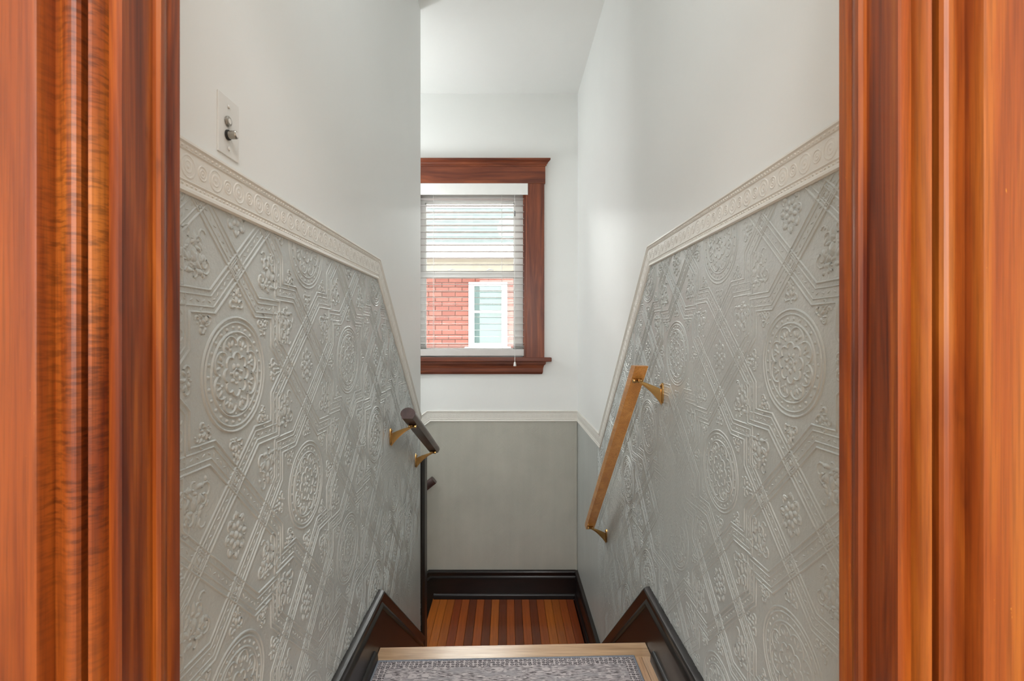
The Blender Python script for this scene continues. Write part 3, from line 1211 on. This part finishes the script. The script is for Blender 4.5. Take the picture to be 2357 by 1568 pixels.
def slat_mesh():
    n = 5
    vs, fs = [], []
    L = BX1 - BX0
    for x in (-L / 2, L / 2):
        for k in range(n):
            t = k / (n - 1) - 0.5
            vs.append((x, t * SD, 0.0010 * (1 - (2 * t) ** 2)))
        for k in range(n)[::-1]:
            t = k / (n - 1) - 0.5
            vs.append((x, t * SD, 0.0010 * (1 - (2 * t) ** 2) - 0.0013))
    m = 2 * n
    for k in range(m):
        fs.append((k, (k + 1) % m, m + (k + 1) % m, m + k)[::-1])
    fs += [tuple(range(m)), tuple(range(m, 2 * m))[::-1]]
    me = bpy.data.meshes.new('slat')
    me.from_pydata(vs, [], fs)
    me.materials.append(M['slat'])
    return me


sm = slat_mesh()
bl = world_loc(blind)
ztop, pitch, nsl = WZ1 - 0.108, 0.0508, 23
zlist = [ztop - pitch * i for i in range(nsl)]
zlist += [zlist[-1] - 0.020 - 0.0075 * i for i in range(3)]
for i, z in enumerate(zlist):
    o = link('slat', sm, blind)
    o.location = (Vector(((BX0 + BX1) / 2, YS, z)) - bl)
    o.rotation_euler = (math.radians(-1.0 if i < 11 else 1.0), 0, random.uniform(-0.0006, 0.0006))
zb = zlist[-1] - 0.022
MB().box(BX0, BX1, YS - 0.024, YS + 0.024, WZ0 + 0.012, zb + 0.012, 0.003).build('bottom_rail', M['slat'], blind)
for xx in (-0.566, -0.036):
    for yy in (YS - 0.025, YS + 0.025):
        MB().tube([(xx, yy, WZ1 - 0.05), (xx, yy, zb)], 0.0014, 5).build('ladder_cord', M['cord'], blind)
# pull cord, its grey clip and tassel
cx, cy = 0.062, YS - 0.034
cy = YB - 0.070
cd = MB().tube([(cx, YB - 0.024, WZ1 - 0.055), (cx, YB - 0.03, WZ1 - 0.15), (cx, YB - 0.050, 1.6), (cx + 0.001, cy, 1.15), (cx + 0.001, cy, 0.985)], 0.0018, 6).build('pull_cord', M['cord'], blind)
MB().tube([(cx, YB - 0.031, 2.145), (cx, YB - 0.033, 2.105)], 0.006, 8).build('cord_clip', M['clip'], cd)
MB().tube([(cx + .001, cy, 0.992), (cx + .001, cy, 0.985), (cx + .001, cy, 0.972), (cx + .001, cy, 0.962), (cx + .001, cy, 0.958)], [0.003, 0.008, 0.0095, 0.0115, 0.009], 10).build('tassel', M['cord'], cd, smooth=True)

# ------------------------------------------------------------------ handrails and brackets


def rail_mesh(prof, p0, p1, name, mat, parent, round_end=None, level=False):
    """Rail of profile [(side, up)] from p0 to p1 (underside line), plumb profile square to the slope."""
    p0, p1 = Vector(p0), Vector(p1)
    t = (p1 - p0).normalized()
    side = t.cross(Vector((0, 0, 1))).normalized()
    up = side.cross(t)
    sts = [(0.0, 1.0), (1.0, 1.0)]
    L = (p1 - p0).length
    if round_end:
        sts = [(0.0, 1.0), (1 - round_end / L, 1.0)] + [(1 - round_end / L * (1 - math.sin(a)), math.cos(a) ** 0.7) for a in (0.4, 0.8, 1.15, 1.4)]
    cu = sum(b for a, b in prof) / len(prof)
    vs, fs = [], []
    m = len(prof)
    for f, s in sts:
        for a, b in prof:
            q = p0 + t * (L * f) + side * (a * s) + up * (cu + (b - cu) * s)
            if level and f == 0.0:                # this end is sawn level
                q = q + t * ((q.z - p0.z) / -t.z)
            vs.append(tuple(q))
    for i in range(len(sts) - 1):
        for k in range(m):
            fs.append((i * m + k, i * m + (k + 1) % m, (i + 1) * m + (k + 1) % m, (i + 1) * m + k))
    fs += [tuple(range(m)), tuple(range((len(sts) - 1) * m, len(sts) * m))]
    return mk(name, vs, fs, mat, parent, None, True, True, 40)


def bracket(parent, wall, rail_pt, s, Y, axis='x'):
    """Brass bracket: plate on the wall, webbed arm, saddle below the rail. wall = wall coordinate,
    rail_pt = (offset coordinate of the saddle, underside z); s = direction from wall to rail."""
    rx, rz = rail_pt

    def P(d, along, z):                       # d = distance off the wall
        if axis == 'x':
            return (wall + s * d, Y + along, z)
        return (Y + along, wall + s * d, z)
    D = abs(rx - wall)
    zp = rz - 0.052
    loc = P(0, 0, zp)
    b = empty('bracket', Vector(loc) - world_loc(parent))
    b.parent = parent
    # long wall plate with rounded, tapered ends
    out = []
    for i in range(20):
        a = 2 * math.pi * i / 20
        out.append((0.0105 * math.copysign(abs(math.cos(a)) ** 0.7, math.cos(a)), 0.037 * math.copysign(abs(math.sin(a)) ** 0.8, math.sin(a))))
    mb = MB()
    vs, fs = [], []
    for d, k in ((0.003, 1.0), (0.008, 0.97), (0.0105, 0.75)):
        vs += [P(d, a * k, zp + z * k) for a, z in out]
    n = len(out)
    for r in range(2):
        fs += [(r * n + i, r * n + (i + 1) % n, (r + 1) * n + (i + 1) % n, (r + 1) * n + i) for i in range(n)]
    fs += [tuple(range(n)), tuple(range(2 * n, 3 * n))]
    mb.add(vs, fs)
    mb.build('wall_plate', M['brass'], b, smooth=True)
    for dz in (0.026, -0.026):
        MB().tube([P(0.008, 0, zp + dz), P(0.0125, 0, zp + dz), P(0.014, 0, zp + dz)], [0.0042, 0.004, 0.002], 8).build('screw', M['brass'], b, smooth=True)
    # arm: deep at the wall, slim at the rail
    prof = []
    N = 8
    for i in range(N + 1):
        f = i / N
        d = 0.008 + (D - 0.010) * f
        top = zp + 0.012 + (rz - 0.007 - zp - 0.012) * (f ** 0.8)
        dep = 0.044 * (1 - f) ** 1.6 + 0.010
        prof.append((d, top, top - dep, 0.0045 + 0.001 * f))
    vs, fs = [], []
    for d, tp, bt, hw in prof:
        md = (tp + bt) / 2
        vs += [P(d, -hw * .6, tp), P(d, hw * .6, tp), P(d, hw, md), P(d, hw * .6, bt), P(d, -hw * .6, bt), P(d, -hw, md)]
    for i in range(N):
        for k in range(6):
            fs.append((6 * i + k, 6 * i + (k + 1) % 6, 6 * i + 6 + (k + 1) % 6, 6 * i + 6 + k))
    fs += [tuple(range(6)), tuple(range(6 * N, 6 * N + 6))]
    mk('arm', vs, fs, M['brass'], b, None, True, True, 50)
    # saddle: a stubby round bar under the rail with a knob end
    pth = [P(D - 0.014, 0, rz - 0.008), P(D - 0.012, 0, rz - 0.008), P(D + 0.010, 0, rz - 0.008), P(D + 0.013, 0, rz - 0.008), P(D + 0.018, 0, rz - 0.008), P(D + 0.020, 0, rz - 0.008)]
    MB().tube(pth, [0.006, 0.0078, 0.0072, 0.009, 0.0085, 0.004], 10).build('saddle', M['brass'], b, smooth=True)
    for da in (-0.014, 0.014):
        MB().tube([P(D, da, rz - 0.010), P(D, da, rz - 0.001)], [0.004, 0.005], 8).build('screw', M['brass'], b, smooth=True)
    return b


def loaf(wb, w, h):
    """Bread-loaf section: flat underside wb wide, widest w, height h."""
    pts = [(-wb / 2, 0), (wb / 2, 0), (w / 2 - .002, h * .28), (w / 2, h * .45)]
    for i in range(1, 8):
        a = math.pi * i / 8
        pts.append((w / 2 * math.cos(a), h * .45 + h * .55 * math.sin(a)))
    pts += [(-w / 2, h * .45), (-w / 2 + .002, h * .28)]
    return pts


hr = empty('handrail', (XR, 2.25, E - 0.6), 'long honey oak handrail on brass brackets on the right wall', 'handrail', None, 'wall handrails')
und = lambda y: E - 0.148 - 0.903 * (y - 1.762)
RX = 0.460
rail_mesh(loaf(0.044, 0.054, 0.048), (RX, 1.698, und(1.698)), (RX, 2.775, und(2.775)), 'rail', M['oak'], hr, 0.03, True)
for y in (1.748, 2.725):
    bracket(hr, XR, (RX, und(y)), -1, y)

hl = empty('handrail', (XL, 2.35, E - 0.5), 'short dark walnut handrail on two brass brackets on the left wall', 'handrail', None, 'wall handrails')
unl = lambda y: E - 0.358 - 0.413 * (y - 2.11)
LX = -0.400
rail_mesh(loaf(0.042, 0.060, 0.046), (LX, 2.015, unl(2.015)), (LX, 2.755, unl(2.755)), 'rail', M['darkrail'], hl)
for y in (2.11, 2.695):
    bracket(hl, XL, (LX, unl(y)), 1, y)

hb = empty('handrail', (-0.9, YB, E - 1.3), 'dark handrail end showing behind the half post on the back wall', 'handrail', None, 'wall handrails')
BY = YB - 0.085
unb = lambda x_: E - 1.092 + 0.80 * (x_ + 0.545)
rail_mesh(loaf(0.044, 0.060, 0.058), (-0.530, BY, unb(-0.530)), (-1.55, BY, unb(-1.55)), 'rail', M['darkrail'], hb)
for x_ in (-0.72, -1.4):
    bracket(hb, YB, (BY, unb(x_)), -1, x_, 'y')

# ------------------------------------------------------------------ push-button switch plate
sp = empty('switch_plate', (XL, 0.886, E + 0.375), 'painted push-button light switch plate high on the left white wall', 'light switch')
zc_ = E + 0.376
mb = MB().box(XL, XL + 0.0028, 0.853, 0.919, zc_ - 0.052, zc_ + 0.052, 0.0010)
mb.build('plate', M['plate'], sp)
yb_ = 0.880
for dz, out_, nm in ((0.0085, 0.006, 'upper_button'), (-0.0155, 0.019, 'lower_button')):
    z = zc_ + dz
    R1 = MB()
    R1.tube([(XL + 0.004, yb_, z), (XL + 0.0065, yb_, z), (XL + 0.0075, yb_, z)], [0.0092, 0.0088, 0.0075], 18)
    R1.build('button_collar', M['hole' if out_ > 0.01 else 'steel'], sp, smooth=True)
    R2 = MB().tube([(XL + 0.004, yb_, z), (XL + out_, yb_, z), (XL + out_ + 0.0016, yb_, z)], [0.0072, 0.0072, 0.0058], 16)
    ob = R2.build(nm, M['steel'], sp, smooth=True)
    MB().tube([(XL + out_ + 0.0014, yb_, z), (XL + out_ + 0.0022, yb_, z)], 0.0048, 14).build('button_face', M['plate'], ob)
for dz in (0.036, -0.038):
    MB().tube([(XL + 0.004, yb_ + 0.004, zc_ + dz), (XL + 0.0055, yb_ + 0.004, zc_ + dz)], [0.0035, 0.0028], 10).build('screw', M['plate'], sp, smooth=True)

# ------------------------------------------------------------------ rug on the upper landing
rug = empty('rug', (0, 1.3, 0), 'faded grey printed rug with bound edge on the pale landing floor', 'rug')
ry = lambda x_: 1.796 + (x_ + 0.463) / 0.93 * 0.030
rx0, rx1, ry0 = -0.463, 0.467, 0.75


def rug_quad(name, a, b, c0, c1, z0, z1, mat, front=True):
    """Slab between x=a..b and, measured back from the skewed front edge, c0..c1."""
    vs = []
    for z in (z0, z1):
        vs += [(a, ry(a) - c0, z), (b, ry(b) - c0, z), (b, ry(b) - c1, z), (a, ry(a) - c1, z)]
    fs = [(0, 1, 2, 3), (4, 5, 6, 7), (0, 1, 5, 4), (1, 2, 6, 5), (2, 3, 7, 6), (3, 0, 4, 7)]
    return mk(name, vs, fs, mat, rug)


BW = 0.045
rug_quad('field', rx0 + BW, rx1 - BW, BW, 0.99, 0.0005, 0.0060, M['rug_field'])
rug_quad('border', rx0 + 0.008, rx1 - 0.008, 0.008, BW, 0.0005, 0.0060, M['rug_border'])
rug_quad('border', rx0 + 0.008, rx0 + BW, BW, 0.99, 0.0005, 0.0060, M['rug_border'])
rug_quad('border', rx1 - BW, rx1 - 0.008, BW, 0.99, 0.0005, 0.0060, M['rug_border'])
# overlocked edge: stitches wound round a cord
path = [(rx0 + .004, 0.81, 0.0045), (rx0 + .004, ry(rx0) - .004, 0.0045), (rx1 - .004, ry(rx1) - .004, 0.0045), (rx1 - .004, 0.84, 0.0045)]
mb = MB()
for a, b in zip(path, path[1:]):
    a, b = Vector(a), Vector(b)
    n = int((b - a).length / 0.0045)
    pts = [a + (b - a) * (i / (2 * n)) for i in range(2 * n + 1)]
    mb.tube(pts, [0.0040 if i % 2 else 0.0049 for i in range(len(pts))], 6)
mb.build('binding', M['binding'], rug, smooth=True, angle=80)

# ------------------------------------------------------------------ the house next door
HY = 8.0
house = empty('brick_house', (-0.6, HY, -3.0), 'red brick house with white window seen through the blind', 'house')
HX0, HX1 = -6.0, 5.0
hwx0, hwx1 = -0.605, 0.008          # its window, outside of the white frame
hwz0, hwz1 = 1.05, 2.08
mb = MB()
mb.box(HX0, hwx0, HY + 0.02, HY + 0.25, -3.0, 2.42)
mb.box(hwx1, HX1, HY + 0.02, HY + 0.25, -3.0, 2.42)
mb.box(hwx0, hwx1, HY + 0.02, HY + 0.25, -3.0, hwz0)
mb.box(hwx0, hwx1, HY + 0.02, HY + 0.25, hwz1, 2.42)
mb.build('mortar_wall', M['mortar'], house)
# outlying brickwork, beyond what the window shows
BRX0, BRX1, BRZ0, BRZ1 = -2.2, 0.75, 0.86, 2.26
mb = MB()
mb.box(HX0, BRX0, HY + 0.006, HY + 0.03, -3.0, 2.26)
mb.box(BRX1, HX1, HY + 0.006, HY + 0.03, -3.0, 2.26)
mb.box(BRX0, BRX1, HY + 0.006, HY + 0.03, -3.0, BRZ0)
mb.build('far_brickwork', M['farbrick'], house)
bl_, bh_ = 0.203, 0.066
bm_ = MB().box(-0.5, 0.5, 0, 0.03, -bh_ / 2, bh_ / 2)
bmesh_cache = {}


def brick(xa, xb, z):
    L = round(xb - xa, 3)
    if L < 0.03:
        return
    if L not in bmesh_cache:
        me = bpy.data.meshes.new('brick')
        q = MB().box(-L / 2, L / 2, 0, 0.03, -bh_ / 2, bh_ / 2)
        me.from_pydata(q.v, [], q.f)
        me.materials.append(M['brick'])
        bmesh_cache[L] = me
    o = link('brick', bmesh_cache[L], house)
    o.location = Vector(((xa + xb) / 2, HY - random.uniform(0, 0.004), z)) - house.location


row = 0
z = BRZ0 + bh_ / 2 + 0.004
while z + bh_ / 2 < BRZ1 + 0.01:
    x = BRX0 - (0.1065 if row % 2 else 0)
    while x < BRX1:
        xa, xb = max(x, BRX0), min(x + bl_, BRX1)
        if hwz0 - 0.07 < z < hwz1 + 0.03:
            if xa < hwx0 < xb:
                brick(xa, hwx0, z)
            if xa < hwx1 < xb:
                brick(hwx1, xb, z)
            if xb <= hwx0 or xa >= hwx1:
                brick(xa, xb, z)
        else:
            brick(xa, xb, z)
        x += bl_ + 0.010
    z += bh_ + 0.010
    row += 1
hw = empty('house_window', Vector((-0.3, HY, hwz0)) - house.location)
hw.parent = house
mb = MB()
mb.box(hwx0, hwx0 + 0.088, HY - 0.02, HY + 0.08, hwz0, hwz1)
mb.box(hwx1 - 0.088, hwx1, HY - 0.02, HY + 0.08, hwz0, hwz1)
mb.box(hwx0 + .088, hwx1 - .088, HY - 0.02, HY + 0.08, hwz1 - 0.06, hwz1)
mb.box(hwx0 + .088, hwx1 - .088, HY - 0.02, HY + 0.08, hwz0, hwz0 + 0.05)
mb.build('frame', M['trimwhite'], hw)
box('meeting_rail', hwx0 + .088, hwx1 - .088, HY + 0.01, HY + 0.06, 1.59, 1.625, M['trimwhite'], hw)
box('pane', hwx0 + .088, hwx1 - .088, HY + 0.04, HY + 0.05, hwz0 + .05, 1.59, M['greenpane'], hw)
box('pane', hwx0 + .088, hwx1 - .088, HY + 0.025, HY + 0.035, 1.625, hwz1 - .06, M['greenpane'], hw)
box('sill', hwx0 - 0.06, hwx1 + 0.06, HY - 0.06, HY + 0.06, hwz0 - 0.06, hwz0, M['trimwhite'], hw)
# eaves, gutter and roof
box('frieze_board', HX0, HX1, HY - 0.02, HY + 0.05, 2.25, 2.42, M['beige'], house)
box('soffit', HX0, HX1, HY - 0.46, HY + 0.05, 2.40, 2.42, M['beige'], house)
MB().prism([(HY - 0.46, 2.40), (HY - 0.46, 2.58), (HY - 0.53, 2.60), (HY - 0.57, 2.58), (HY - 0.56, 2.50), (HY - 0.52, 2.42), (HY - 0.50, 2.40)], lambda p, q, t: (t, p, q), HX0, HX1).build('gutter', M['trimwhite'], house)
mb = MB()
ya, za = HY - 0.48, 2.57
for i in range(10):
    y0 = ya + 0.125 * i
    z0 = za + 0.0875 * i
    mb.prism([(y0, z0), (y0, z0 + 0.018), (y0 + 0.15, z0 + 0.018 + 0.100), (y0 + 0.15, z0 + 0.09)], lambda p, q, t: (t, p, q), HX0, HX1)
mb.prism([(ya + 1.25, za + .87), (ya + 1.25, za + .90), (ya + 2.6, za - .1), (ya + 2.6, za - .15)], lambda p, q, t: (t, p, q), HX0, HX1)
mb.build('shingle_roof', M['shingle'], house)
tag(box('ground', -14, 14, YB + 0.2, 22, -3.2, -3.0, M['concrete']), 'concrete side yard between the two houses', 'ground', 'structure')
